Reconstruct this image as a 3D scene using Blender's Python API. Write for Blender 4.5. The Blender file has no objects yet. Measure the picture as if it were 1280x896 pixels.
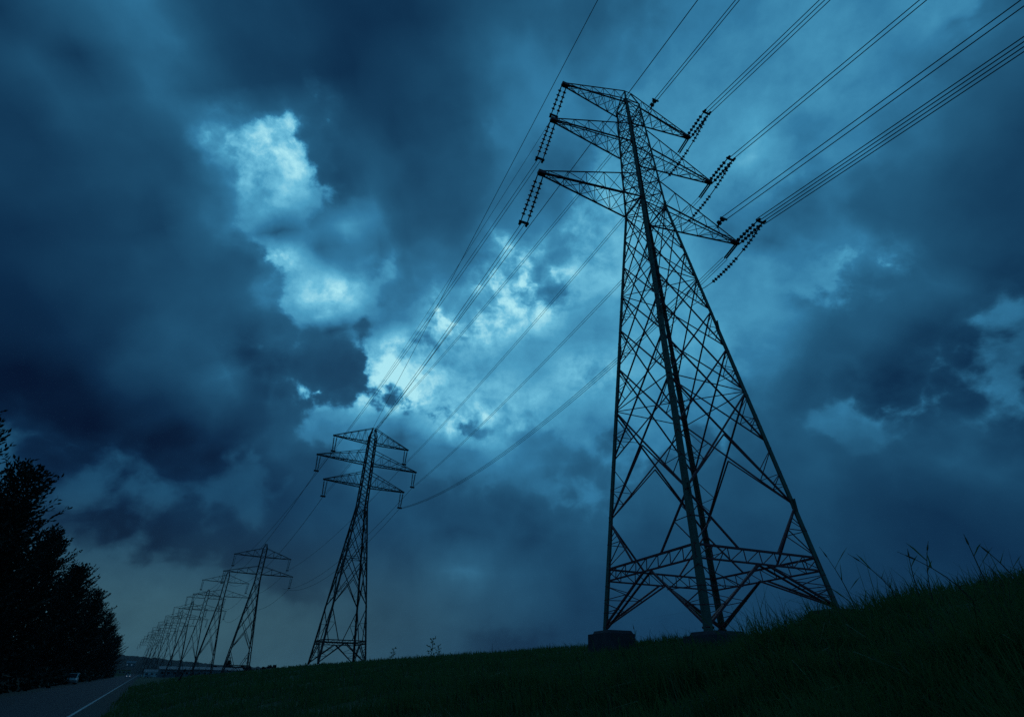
import bpy, bmesh, math, random
import numpy as np
from mathutils import Vector, Matrix, Euler

C = bpy.context.scene
COL = C.collection
R = math.radians
random.seed(7)

# ------------------------------------------------------------------ camera
cam_d = bpy.data.cameras.new("camera")
cam_d.sensor_width = 36.0
cam_d.lens = 36.0 * 655.0 / 1280.0
cam_d.clip_start = 0.05
cam_d.clip_end = 20000
cam = bpy.data.objects.new("camera", cam_d)
COL.objects.link(cam)
cam.location = (0, 0, 0)                      # the eye is the origin; the road lies 2.05 m lower
cam.rotation_euler = (Matrix.Rotation(R(90 + 31.35), 3, 'X') @ Matrix.Rotation(R(.8), 3, 'Z')).to_euler()   # hand-held, not quite level
C.camera = cam

# ------------------------------------------------------------------ sky and light
WARP1, WARP2 = .05, .022
EDGE_F1, EDGE_F2, EDGE_LUMP = .40, .15, .46
SUN_EL, SUN_AZ = R(32), R(-12)                # behind the thin part of the cloud
# the cloud deck on a stereographic chart of the heavens (rows go from high up down to the horizon):
# light of the cloud bases, light of the thin parts, and where the deck opens (50 = its edge)
SKY_CLOUD = [
    [20,21,22,22,22,22,22,22,25,29,30,27,23,21,19,20,23,28,32,34,34,33,33,32,32,32,31,30,30,30,27],
    [18,20,20,21,21,21,20,22,29,32,30,25,22,20,19,20,24,28,32,34,34,34,33,33,33,33,32,31,30,29,19],
    [17,18,19,19,19,20,15,27,37,41,24,20,21,13,13,14,22,28,34,35,36,36,34,34,33,34,35,32,28,25,17],
    [11,18,18,18,18,19,25,15,34,42,23,20,19,13,12,14,23,31,36,34,37,38,36,36,35,30,32,28,24,19,12],
    [10,13,17,18,18,17,28,30,38,29,22,21,16,13,19,23,29,38,42,51,45,41,38,38,40,40,44,28,18,17,7],
    [8,11,13,14,18,19,23,28,31,50,44,40,29,24,19,23,26,39,48,52,48,42,38,39,41,54,42,25,20,16,5],
    [5,11,10,11,15,20,23,26,31,56,44,33,31,28,21,25,27,39,45,46,45,41,38,39,41,43,37,29,23,12,6],
    [3,10,10,11,12,17,21,21,36,46,38,30,23,29,28,29,30,36,38,42,42,40,39,39,40,41,31,30,29,5,7],
    [2,8,10,11,14,17,20,18,40,41,34,31,20,33,28,30,29,35,39,42,41,40,39,39,40,39,41,35,27,-4,7],
    [2,5,8,9,15,18,23,23,36,37,33,35,57,43,29,31,29,39,48,45,42,40,40,41,40,38,38,35,35,-11,7],
    [3,3,7,8,15,21,25,26,31,35,35,38,57,36,29,35,38,47,53,47,42,40,42,46,46,34,32,36,27,-11,6],
    [4,2,5,9,15,21,25,28,31,41,36,41,46,37,35,40,40,47,52,48,42,40,43,51,60,36,29,34,18,-12,6],
    [5,2,0,7,15,24,29,28,30,41,33,35,39,41,41,46,45,48,50,46,41,40,44,54,69,56,28,33,18,-4,6],
    [6,2,0,2,17,25,29,29,22,27,29,28,33,40,42,57,61,53,47,44,40,39,43,52,66,56,27,25,12,7,6],
    [7,3,1,2,13,20,27,29,11,29,26,25,27,36,43,57,60,54,46,42,39,38,41,47,48,41,27,17,10,15,7],
    [7,4,-2,-3,7,13,29,43,17,18,23,24,23,29,40,52,55,51,44,40,37,36,38,42,42,40,23,18,12,23,7],
    [7,5,-1,-2,6,11,25,36,20,19,23,23,23,27,35,44,48,46,41,38,36,35,36,38,39,38,24,19,19,29,8],
    [8,7,-1,-8,-6,3,21,22,22,22,23,24,23,26,31,38,41,42,41,38,35,34,34,35,37,38,29,25,24,21,9],
    [8,8,-1,-9,-3,3,9,15,23,23,23,23,24,25,29,34,39,42,43,39,35,33,32,33,34,34,29,30,25,17,9],
    [8,9,0,-3,2,4,0,11,27,23,22,23,24,25,28,33,39,44,46,39,34,32,31,31,31,29,27,30,23,13,9],
    [8,8,0,1,3,5,5,4,24,23,22,22,23,25,28,32,39,46,48,39,33,32,31,31,30,27,26,27,21,13,10],
    [9,7,-2,0,7,7,8,5,12,20,21,22,23,25,27,31,39,46,48,37,33,32,31,31,30,26,26,24,22,13,10],
    [9,5,-4,1,9,9,10,10,13,19,21,22,23,24,26,29,35,44,47,35,32,31,31,31,30,26,24,23,22,14,11],
    [9,5,-2,4,9,10,10,12,14,20,22,22,24,25,25,27,30,36,38,32,31,29,30,30,28,24,20,21,21,14,11],
    [9,5,1,5,9,10,10,11,14,20,22,22,25,25,25,25,26,28,28,28,27,27,27,27,25,22,18,19,19,15,11],
    [9,5,3,6,9,10,10,11,14,19,21,22,24,25,25,22,23,24,22,25,26,26,25,24,24,21,18,18,17,15,11],
    [9,6,5,7,9,10,11,12,14,20,21,22,23,24,26,20,22,24,19,23,25,24,24,24,24,21,19,18,17,16,11],
    [9,8,8,9,10,11,12,14,16,19,21,22,22,24,34,45,42,29,28,24,22,22,22,22,21,19,19,17,17,16,11],
    [9,8,10,11,12,13,14,15,17,19,21,23,25,27,30,29,29,30,26,23,18,18,19,17,17,17,18,18,18,17,12],
    [9,8,10,12,13,14,15,16,18,19,21,23,25,27,29,29,29,28,24,19,16,16,17,17,17,18,19,19,18,17,12],
    [8,8,11,12,13,14,16,17,18,20,21,23,25,26,27,28,28,27,23,19,18,17,18,18,18,18,19,19,18,17,12],
    [8,9,11,12,13,15,16,17,19,20,22,23,24,25,26,26,26,25,23,21,19,19,19,18,18,18,19,19,18,17,12],
]
SKY_OPEN = [
    [53,54,54,54,54,54,55,57,59,61,62,64,64,63,61,59,56,54,51,49,49,50,51,50,50,51,51,51,51,51,50],
    [51,53,54,54,54,54,56,58,60,62,64,64,64,63,61,58,56,54,51,50,49,49,50,51,50,51,51,51,50,50,50],
    [48,51,52,53,53,55,58,61,63,66,68,69,68,66,62,59,55,53,51,48,45,47,48,54,47,53,52,51,50,50,49],
    [44,49,50,51,53,56,59,63,67,70,73,74,73,69,63,57,52,50,50,48,45,45,49,54,54,48,38,47,49,50,47],
    [40,46,48,49,52,56,60,65,69,74,78,79,77,72,63,53,46,44,49,51,50,51,51,50,55,51,48,47,49,49,45],
    [37,42,45,48,52,56,61,65,70,76,80,80,78,71,62,51,43,42,48,56,54,53,55,62,46,49,51,52,51,48,45],
    [35,40,44,47,51,56,60,65,68,74,83,83,76,68,61,52,44,42,52,62,57,54,55,66,55,48,54,56,53,47,46],
    [34,38,42,45,50,55,60,63,65,68,75,76,67,62,60,56,49,47,61,65,61,54,55,55,53,51,61,65,55,44,47],
    [33,37,40,44,49,54,59,63,63,59,67,61,56,56,59,60,59,58,65,65,64,57,54,48,42,49,68,75,58,41,48],
    [31,35,38,42,47,53,59,62,63,58,29,50,42,50,59,64,67,69,68,67,67,60,56,42,33,47,69,80,60,38,49],
    [30,34,37,40,45,51,58,63,67,76,88,36,30,50,60,68,74,77,72,70,69,60,59,49,53,54,61,79,60,35,50],
    [29,33,35,38,42,50,57,63,68,70,70,58,49,56,62,72,80,86,81,69,68,60,59,54,54,57,60,70,58,37,50],
    [28,32,34,36,40,47,55,61,66,67,68,82,71,58,62,79,87,92,93,68,67,61,59,56,54,55,58,61,58,43,50],
    [28,31,34,34,37,45,54,60,63,64,59,71,65,50,56,88,95,93,96,67,63,61,60,58,54,54,55,58,60,49,50],
    [28,31,34,32,35,42,52,59,62,61,46,20,51,45,54,95,101,86,83,58,55,60,60,59,55,53,51,57,66,50,50],
    [28,29,32,30,32,39,51,60,63,62,58,47,66,79,72,78,79,72,60,57,56,61,60,59,55,50,46,51,70,56,50],
    [28,23,28,28,30,36,48,60,64,61,76,79,82,87,83,68,66,63,54,67,72,63,59,56,53,48,43,42,38,55,50],
    [29,17,27,27,28,32,42,57,61,61,85,91,90,106,91,71,68,65,60,70,75,62,51,49,50,47,42,42,30,49,50],
    [30,18,27,27,27,29,33,47,57,58,53,66,82,99,86,69,68,69,69,62,56,57,47,47,49,47,43,41,28,44,50],
    [30,24,27,27,28,27,26,34,45,50,43,48,55,49,71,88,86,72,69,56,51,54,47,47,49,47,43,40,31,41,49],
    [30,28,28,30,28,25,23,27,31,43,44,46,40,30,57,85,87,70,64,55,52,52,49,48,49,48,44,40,35,41,49],
    [31,28,29,30,28,25,23,25,25,37,44,43,35,33,48,44,47,58,54,52,50,50,50,49,49,48,45,41,37,42,49],
    [31,29,31,30,29,27,25,25,24,31,42,39,26,25,39,42,43,47,43,47,47,48,49,50,49,48,45,42,40,42,49],
    [31,31,32,31,30,28,26,25,25,30,38,36,26,25,35,35,36,40,38,45,47,47,49,49,49,48,46,44,42,43,49],
    [31,31,32,30,30,28,27,27,27,30,36,35,30,29,35,34,34,38,37,43,47,47,48,49,49,48,47,45,43,44,49],
    [31,30,31,31,29,26,27,27,28,30,33,35,33,33,36,35,36,38,38,42,46,47,48,48,49,48,47,45,44,45,49],
    [31,30,32,31,28,26,27,27,28,29,31,32,33,34,36,36,37,38,39,41,44,46,46,47,48,48,47,46,45,46,49],
    [32,31,31,31,31,31,28,27,27,26,27,27,26,27,30,33,32,29,26,28,34,38,42,44,46,46,47,47,46,47,49],
    [32,31,31,31,30,30,29,28,27,26,26,24,23,23,25,25,20,14,11,13,19,28,35,40,43,45,46,46,47,47,49],
    [32,31,31,31,30,30,30,29,28,27,26,25,24,24,24,23,16,11,10,11,15,22,30,36,41,43,45,46,47,47,49],
    [32,31,31,31,30,30,30,30,29,29,28,27,26,25,25,23,18,14,12,13,17,23,30,35,39,42,44,46,46,47,49],
    [32,31,31,31,30,30,30,30,29,29,28,28,27,27,26,25,22,19,17,18,21,25,30,35,39,42,44,45,46,47,49],
]
SKY_EDGE = [
    [0,0,0,0,0,0,0,0,0,0,0,0,0,0,0,0,0,0,1,36,73,99,99,99,92,49,5,0,0,0,0],
    [0,0,0,0,0,0,0,0,0,0,0,0,0,0,0,0,0,0,0,31,65,99,99,99,99,73,32,0,0,0,0],
    [0,0,0,0,0,0,0,0,0,0,0,0,0,0,0,0,0,0,0,27,59,90,99,99,99,86,52,14,0,0,0],
    [0,0,0,0,0,0,0,0,0,0,0,0,0,0,0,0,0,0,0,24,53,83,99,99,99,73,46,15,0,0,34],
    [0,0,0,0,0,0,0,0,1,23,29,29,21,2,0,8,22,23,14,30,54,80,99,99,94,64,33,6,0,0,50],
    [0,0,0,0,0,0,0,0,15,39,58,53,34,15,0,19,40,51,28,41,65,89,99,95,76,58,32,1,0,13,50],
    [3,0,0,0,0,0,0,0,21,44,67,60,40,19,0,14,33,46,31,48,71,94,99,85,64,46,27,1,0,28,50],
    [19,0,0,0,0,0,0,1,25,48,70,63,43,22,2,8,24,30,30,53,76,99,99,77,56,34,16,15,0,38,50],
    [34,0,0,0,0,0,0,4,27,49,64,56,38,19,0,0,11,15,35,57,80,99,99,77,52,31,31,32,8,47,44],
    [49,2,0,0,0,0,0,6,28,50,53,40,32,23,9,0,0,16,41,62,84,99,99,83,60,46,46,46,16,57,30],
    [63,16,0,0,0,0,0,7,27,47,57,45,45,32,18,3,9,24,48,67,88,99,99,90,68,60,58,40,16,66,16],
    [77,30,0,0,0,0,0,4,24,43,60,58,55,41,26,14,18,32,55,73,92,99,99,89,72,56,45,33,10,67,3],
    [76,42,12,0,0,0,0,5,20,37,54,68,63,48,33,27,29,40,62,80,99,99,99,84,62,46,32,22,19,69,0],
    [63,54,21,8,0,0,1,17,24,31,46,59,70,54,41,39,41,48,69,87,99,99,99,81,59,37,21,24,32,63,0],
    [51,66,32,18,5,0,9,27,37,28,37,49,61,62,51,50,54,56,77,93,99,99,99,79,57,35,19,34,46,52,0],
    [48,77,42,29,15,3,12,32,49,37,29,40,55,70,62,60,66,67,84,99,99,99,99,80,58,35,29,44,59,42,0],
    [60,75,52,38,25,12,12,31,49,47,40,40,55,70,74,72,78,79,91,99,99,99,99,80,59,37,38,53,67,34,0],
    [71,63,62,48,35,22,19,29,46,57,51,51,58,62,68,74,80,86,91,93,95,97,93,81,61,42,39,50,55,26,0],
    [83,52,71,57,43,34,31,28,37,48,58,53,48,51,57,63,69,75,79,81,84,86,82,73,63,47,30,38,43,18,0],
    [93,46,62,66,51,45,43,39,32,46,61,64,58,51,47,53,59,65,68,70,73,75,72,63,53,42,25,28,31,10,0],
    [99,57,51,58,61,57,55,49,43,43,59,73,68,61,55,48,48,54,57,59,62,64,62,53,43,32,19,17,19,2,0],
    [99,68,42,47,53,58,62,60,53,47,54,64,68,71,65,59,53,48,46,48,50,53,51,43,33,22,11,6,8,0,0],
    [99,78,53,45,41,46,51,55,52,48,45,54,57,60,64,67,64,59,53,48,46,42,41,33,23,12,1,0,0,0,0],
    [99,89,63,56,49,40,40,44,42,37,36,43,46,50,53,56,62,66,63,59,55,42,31,23,13,3,0,0,0,0,0],
    [99,99,74,66,59,49,38,33,32,28,27,33,36,40,43,47,52,57,56,56,57,43,25,13,4,0,0,0,0,0,0],
    [99,99,85,77,69,58,47,37,28,20,17,22,25,29,32,37,42,46,46,45,47,40,23,5,0,0,0,0,0,0,0],
    [99,99,96,88,79,67,57,47,38,30,23,20,19,18,22,27,32,35,35,35,36,33,19,2,0,0,0,0,0,0,0],
    [99,99,99,99,97,85,75,65,57,49,43,41,39,38,33,27,23,21,19,17,16,14,5,0,0,0,0,0,0,0,0],
    [99,99,99,99,99,99,93,84,76,68,64,62,60,58,52,46,43,41,39,38,34,21,6,0,0,0,0,0,0,0,0],
    [99,99,99,99,99,99,99,99,95,88,84,82,80,77,70,66,64,61,59,55,40,24,9,0,0,0,0,0,0,0,0],
    [99,99,99,99,99,99,99,99,99,99,99,99,99,95,89,86,84,82,71,56,41,26,10,0,0,0,0,0,0,0,0],
    [99,99,99,99,99,99,99,99,99,99,99,99,99,99,99,99,99,91,72,57,42,27,12,0,0,0,0,0,0,0,0],
]
SKY_X = [-0.7,-0.58,-0.5,-0.468,-0.436,-0.404,-0.372,-0.34,-0.308,-0.276,-0.244,-0.212,-0.18,-0.148,-0.116,-0.084,-0.052,-0.02,0.03,0.069,0.108,0.147,0.186,0.225,0.264,0.303,0.342,0.381,0.42,0.5,0.7]
SKY_Y = [0.12,0.156,0.192,0.228,0.264,0.3,0.324,0.348,0.371,0.395,0.419,0.443,0.467,0.49,0.514,0.538,0.562,0.586,0.61,0.633,0.657,0.681,0.705,0.729,0.752,0.776,0.8,0.846,0.892,0.938,0.984,1.03]

world = bpy.data.worlds.new("World")
C.world = world
world.use_nodes = True
NT = world.node_tree
NT.nodes.clear()


def wn(kind, **kw):
    n = NT.nodes.new(kind)
    for k, v in kw.items():
        setattr(n, k, v)
    return n


def put(inp, v):
    if hasattr(v, "is_output"):
        NT.links.new(v, inp)
    else:
        inp.default_value = v


def M(op, a, b=None, c=None, clamp=False):
    n = wn("ShaderNodeMath", operation=op, use_clamp=clamp)
    put(n.inputs[0], a)
    if b is not None:
        put(n.inputs[1], b)
    if c is not None:
        put(n.inputs[2], c)
    return n.outputs[0]


def V(op, a, b=None, scale=None):
    n = wn("ShaderNodeVectorMath", operation=op)
    put(n.inputs[0], a)
    if b is not None:
        put(n.inputs[1], b)
    if scale is not None:
        put(n.inputs["Scale"], scale)
    return n.outputs[1] if op in ("DOT_PRODUCT", "LENGTH", "DISTANCE") else n.outputs[0]


def wnoise(vec, scale, detail, rough=.55, color=False, dist=0.0):
    n = wn("ShaderNodeTexNoise")
    put(n.inputs["Vector"], vec)
    n.inputs["Scale"].default_value = scale
    n.inputs["Detail"].default_value = detail
    n.inputs["Roughness"].default_value = rough
    n.inputs["Distortion"].default_value = dist
    return n.outputs["Color"] if color else n.outputs["Fac"]


def smooth(x, a, b):
    n = wn("ShaderNodeMapRange", interpolation_type="SMOOTHSTEP")
    put(n.inputs["Value"], x)
    n.inputs["From Min"].default_value = a
    n.inputs["From Max"].default_value = b
    return n.outputs["Result"]


def ramp(x, stops, interp="LINEAR"):
    n = wn("ShaderNodeValToRGB")
    put(n.inputs["Fac"], x)
    r = n.color_ramp
    r.interpolation = interp
    while len(r.elements) < len(stops):
        r.elements.new(.5)
    for e, (p, c) in zip(r.elements, stops):
        e.position = p
    for e, (p, c) in zip(r.elements, stops):
        e.color = (c[0], c[1], c[2], 1)
    return n.outputs["Color"]


def srgb(*c):
    return tuple(((x / 255 + .055) / 1.055) ** 2.4 if x > 10 else x / 255 / 12.92 for x in c)


tc = wn("ShaderNodeTexCoord")
DIR = V("NORMALIZE", tc.outputs["Generated"])
# domain warp: billows
w1 = V("SUBTRACT", wnoise(DIR, 4.5, 6, .55, True), (.5, .5, .5))
w2 = V("SUBTRACT", wnoise(DIR, 15.0, 7, .6, True), (.5, .5, .5))
WD = V("ADD", DIR, V("ADD", V("SCALE", w1, scale=WARP1), V("SCALE", w2, scale=WARP2)))
sp = wn("ShaderNodeSeparateXYZ")
put(sp.inputs[0], WD)
inv = M("DIVIDE", 1.0, M("ADD", 1.0, M("MAXIMUM", sp.outputs[2], -.6)))
px = M("MULTIPLY", sp.outputs[0], inv)
py = M("MULTIPLY", sp.outputs[1], inv)
SX0, SX1 = SKY_X[0], SKY_X[-1]
fx = M("MULTIPLY_ADD", px, 1 / (SX1 - SX0), -SX0 / (SX1 - SX0))
yc = M("MINIMUM", M("MAXIMUM", py, SKY_Y[0]), SKY_Y[-1])
acc = (0, 0, 0)
for i, y in enumerate(SKY_Y):
    d0 = y - SKY_Y[i - 1] if i else .05
    d1 = SKY_Y[i + 1] - y if i + 1 < len(SKY_Y) else .05
    up_ = M("MULTIPLY_ADD", yc, 1 / d0, 1 - y / d0)
    dn_ = M("MULTIPLY_ADD", yc, -1 / d1, 1 + y / d1)
    w = M("MAXIMUM", M("MINIMUM", up_, dn_), 0.0)
    rc = ramp(fx, [((x - SX0) / (SX1 - SX0), (a / 100, b / 100, e / 100)) for x, a, b, e in
                   zip(SKY_X, SKY_CLOUD[i], SKY_OPEN[i], SKY_EDGE[i])], "LINEAR")
    acc = V("ADD", V("SCALE", rc, scale=w), acc)
s3 = wn("ShaderNodeSeparateXYZ")
put(s3.inputs[0], acc)
# away from the opening the whole sky is one dark deck
side = smooth(py, -.05, .1)
notside = M("SUBTRACT", 1.0, side)
CL = M("ADD", M("MULTIPLY", s3.outputs[0], side), M("MULTIPLY", notside, .27))
OP = s3.outputs[1]
ED = M("MULTIPLY", s3.outputs[2], side)
# the edge of the deck: ragged and lumpy, the lumps bulge out of the cloud
FLAT = V("MULTIPLY", DIR, (1, 1, 1.7))         # layers look flattened towards the horizon
f1 = M("SUBTRACT", wnoise(FLAT, 11.0, 7, .54, dist=.4), .5)
f2 = M("SUBTRACT", wnoise(WD, 24.0, 7, .58), .5)
dz = wn("ShaderNodeSeparateXYZ")
put(dz.inputs[0], DIR)
calm = M("MULTIPLY_ADD", smooth(dz.outputs[2], .10, .45), .55, .45)
vo = wn("ShaderNodeTexVoronoi", feature="F1")
put(vo.inputs["Vector"], WD)
vo.inputs["Scale"].default_value = 8.0
vo.inputs["Detail"].default_value = 2.5
vo.inputs["Roughness"].default_value = .5
lump = M("SUBTRACT", vo.outputs["Distance"], .95)
frill = M("ADD", M("MULTIPLY", f1, EDGE_F1), M("MULTIPLY", f2, M("MULTIPLY_ADD", smooth(OP, .5, .85), .35, EDGE_F2)))
frill = M("MULTIPLY_ADD", lump, EDGE_LUMP, frill)
edge = M("ADD", M("MULTIPLY_ADD", frill, calm, ED), -.02)
crisp = smooth(edge, .45, .58)
soft = smooth(edge, .20, .80)
hard = M("SUBTRACT", M("MULTIPLY_ADD", smooth(OP, .42, .8), .30, .50), M("MULTIPLY", smooth(CL, .28, .48), .55))     # back-lit edges are hard, the others melt away
mask = M("ADD", M("MULTIPLY", crisp, hard), M("MULTIPLY", soft, M("SUBTRACT", 1.0, hard)))
# texture inside: wisps in the thin parts, slow swell in the cloud bases
wisp = M("MULTIPLY_ADD", smooth(OP, .55, .85), .85, .24)
OPT = M("MULTIPLY", M("MULTIPLY", OP, 1.06), M("MULTIPLY_ADD", M("ADD", M("MULTIPLY", f1, .95), M("MULTIPLY", f2, 1.1)), wisp, 1.0))
swell = M("SUBTRACT", wnoise(WD, 7.0, 7, .5), .5)
CLT = M("MULTIPLY", CL, M("ADD", 1.0, M("ADD", M("MULTIPLY", swell, .60), M("MULTIPLY", lump, .20))))
L1 = M("ADD", M("MULTIPLY", CLT, M("SUBTRACT", 1.0, mask)), M("MULTIPLY", OPT, mask))
LC = ramp(L1, [
    (0.00, srgb(4, 20, 46)), (.10, srgb(11, 42, 72)), (.20, srgb(21, 62, 93)), (.35, srgb(34, 88, 122)),
    (.50, srgb(50, 120, 160)), (.65, srgb(74, 155, 192)), (.80, srgb(108, 188, 218)), (1.0, srgb(170, 230, 242))])
# the low strip under the cloud edge is greyer
sp2 = wn("ShaderNodeSeparateXYZ")
put(sp2.inputs[0], DIR)
low = M("MULTIPLY", M("SUBTRACT", 1.0, smooth(sp2.outputs[2], .06, .26)),
        M("SUBTRACT", 1.0, smooth(sp2.outputs[0], -.45, .25)))
tint = wn("ShaderNodeMix", data_type="RGBA", blend_type="MULTIPLY")
put(tint.inputs["Factor"], low)
put(tint.inputs["A"], LC)
tint.inputs["B"].default_value = (2.35, 1.08, .75, 1)
SKYC = tint.outputs["Result"]
nish = wn("ShaderNodeTexSky", sky_type="NISHITA")
nish.sun_disc = False
nish.sun_elevation = SUN_EL
nish.sun_rotation = SUN_AZ
bg1 = wn("ShaderNodeBackground")
put(bg1.inputs["Color"], SKYC)
bg1.inputs["Strength"].default_value = 1.0
bg2 = wn("ShaderNodeBackground")
put(bg2.inputs["Color"], nish.outputs[0])
bg2.inputs["Strength"].default_value = .05
mx = wn("ShaderNodeMixShader")
mx.inputs[0].default_value = .003            # what daylight still comes through the deck
NT.links.new(bg1.outputs[0], mx.inputs[1])
NT.links.new(bg2.outputs[0], mx.inputs[2])
out = wn("ShaderNodeOutputWorld")
NT.links.new(mx.outputs[0], out.inputs["Surface"])
world.cycles.sampling_method = "MANUAL"
world.cycles.sample_map_resolution = 512

sun_d = bpy.data.lights.new("sun", "SUN")
sun_d.energy = .03
sun_d.angle = R(14)
sun_d.color = (1.0, .93, .84)
sun = bpy.data.objects.new("sun", sun_d)
COL.objects.link(sun)
sun.rotation_euler = (R(90) - SUN_EL, 0, -SUN_AZ + R(180))   # lamp shines from behind the opening towards the camera

C.view_settings.view_transform = "Standard"
C.view_settings.look = "None"
C.view_settings.gamma = 1
C.view_settings.exposure = 0
C.view_settings.use_curve_mapping = False
C.render.engine = "CYCLES"
C.cycles.max_bounces = 4
C.cycles.diffuse_bounces = 2
C.cycles.glossy_bounces = 2
C.cycles.volume_bounces = 0
C.cycles.use_denoising = False


# ------------------------------------------------------------------ helpers
class MB:
    """collects shapes; build() links them as one mesh object"""

    def __init__(s):
        s.v, s.f = [], []

    def add(s, vs, fs):
        o = len(s.v)
        s.v += [tuple(x) for x in vs]
        s.f += [tuple(i + o for i in f) for f in fs]

    def bar(s, p, q, w, h=None, up=None):
        p, q = Vector(p), Vector(q)
        h = h or w
        d = (q - p)
        if d.length < 1e-4:
            return
        d.normalize()
        u = Vector(up) if up else (Vector((0, 0, 1)) if abs(d.z) < .92 else Vector((1, 0, 0)))
        a = d.cross(u).normalized()
        b = a.cross(d)
        vs = []
        for e in (p, q):
            for i, j in ((-1, -1), (1, -1), (1, 1), (-1, 1)):
                vs.append(e + a * (i * w / 2) + b * (j * h / 2))
        s.add(vs, [(0, 1, 2, 3), (7, 6, 5, 4), (0, 4, 5, 1), (1, 5, 6, 2), (2, 6, 7, 3), (3, 7, 4, 0)])

    def angle(s, p, q, w, t, da, db):
        """an L-section from p to q, its corner on the line, flanges along da and db"""
        p, q, da, db = Vector(p), Vector(q), Vector(da), Vector(db)
        sec = [Vector((0, 0, 0)), da * w, da * w + db * t, da * t + db * t, da * t + db * w, db * w]
        vs = [p + c for c in sec] + [q + c for c in sec]
        fs = [tuple(range(5, -1, -1)), tuple(range(6, 12))]
        for i in range(6):
            j = (i + 1) % 6
            fs.append((i, j, 6 + j, 6 + i))
        s.add(vs, fs)

    def box(s, c, size, rz=0.0, taper=1.0):
        x, y, z = [k / 2 for k in size]
        m = Matrix.Rotation(rz, 3, 'Z')
        vs = []
        for k, t in ((-z, 1.0), (z, taper)):
            for i, j in ((-1, -1), (1, -1), (1, 1), (-1, 1)):
                vs.append(Vector(c) + m @ Vector((i * x * t, j * y * t, k)))
        s.add(vs, [(3, 2, 1, 0), (4, 5, 6, 7), (0, 1, 5, 4), (1, 2, 6, 5), (2, 3, 7, 6), (3, 0, 4, 7)])

    def lathe(s, p, axis, prof, n=8):
        """prof: list of (along, radius)"""
        p, d = Vector(p), Vector(axis).normalized()
        u = Vector((0, 0, 1)) if abs(d.z) < .9 else Vector((1, 0, 0))
        a = d.cross(u).normalized()
        b = a.cross(d)
        vs, fs = [], []
        for (h, r) in prof:
            for k in range(n):
                t = 2 * math.pi * k / n
                vs.append(p + d * h + a * (r * math.cos(t)) + b * (r * math.sin(t)))
        for i in range(len(prof) - 1):
            for k in range(n):
                k2 = (k + 1) % n
                fs.append((i * n + k, i * n + k2, (i + 1) * n + k2, (i + 1) * n + k))
        fs.append(tuple(range(n - 1, -1, -1)))
        fs.append(tuple(range((len(prof) - 1) * n, len(prof) * n)))
        s.add(vs, fs)

    def tube(s, pts, rad, n=5):
        pts = [Vector(p) for p in pts]
        rads = rad if isinstance(rad, (list, tuple)) else [rad] * len(pts)
        vs, fs = [], []
        for i, p in enumerate(pts):
            d = (pts[min(i + 1, len(pts) - 1)] - pts[max(i - 1, 0)]).normalized()
            u = Vector((0, 0, 1)) if abs(d.z) < .95 else Vector((1, 0, 0))
            a = d.cross(u).normalized()
            b = a.cross(d)
            for k in range(n):
                t = 2 * math.pi * k / n
                vs.append(p + a * (rads[i] * math.cos(t)) + b * (rads[i] * math.sin(t)))
        for i in range(len(pts) - 1):
            for k in range(n):
                k2 = (k + 1) % n
                fs.append((i * n + k, i * n + k2, (i + 1) * n + k2, (i + 1) * n + k))
        fs.append(tuple(range(n - 1, -1, -1)))
        fs.append(tuple(range((len(pts) - 1) * n, len(pts) * n)))
        s.add(vs, fs)

    def build(s, name, mat, parent=None, smooth_shade=False):
        me = bpy.data.meshes.new(name)
        me.from_pydata(s.v, [], s.f)
        me.materials.append(mat)
        if smooth_shade:
            me.polygons.foreach_set("use_smooth", [True] * len(me.polygons))
        me.update()
        o = bpy.data.objects.new(name, me)
        COL.objects.link(o)
        o.parent = parent
        return o


def np_mesh(name, verts, faces_flat, loop_starts, mat, parent=None):
    """fast mesh from numpy arrays"""
    me = bpy.data.meshes.new(name)
    me.vertices.add(len(verts))
    me.vertices.foreach_set("co", verts.astype(np.float32).ravel())
    me.loops.add(len(faces_flat))
    me.loops.foreach_set("vertex_index", faces_flat.astype(np.int32))
    me.polygons.add(len(loop_starts))
    me.polygons.foreach_set("loop_start", loop_starts.astype(np.int32))
    me.update(calc_edges=True)
    me.validate()
    me.materials.append(mat)
    o = bpy.data.objects.new(name, me)
    COL.objects.link(o)
    o.parent = parent
    return o


def tag(o, label=None, cat=None, group=None, kind=None):
    if label:
        o["label"] = label
    if cat:
        o["category"] = cat
    if group:
        o["group"] = group
    if kind:
        o["kind"] = kind
    return o


def empty(name, loc, rz=0.0):
    o = bpy.data.objects.new(name, None)
    o.location = loc
    o.rotation_euler = (0, 0, rz)
    o.empty_display_size = .3
    COL.objects.link(o)
    return o


def copy_tree(o, parent=None):
    c = o.copy()
    COL.objects.link(c)
    c.parent = parent
    for ch in list(o.children):
        copy_tree(ch, c)
    return c


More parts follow.
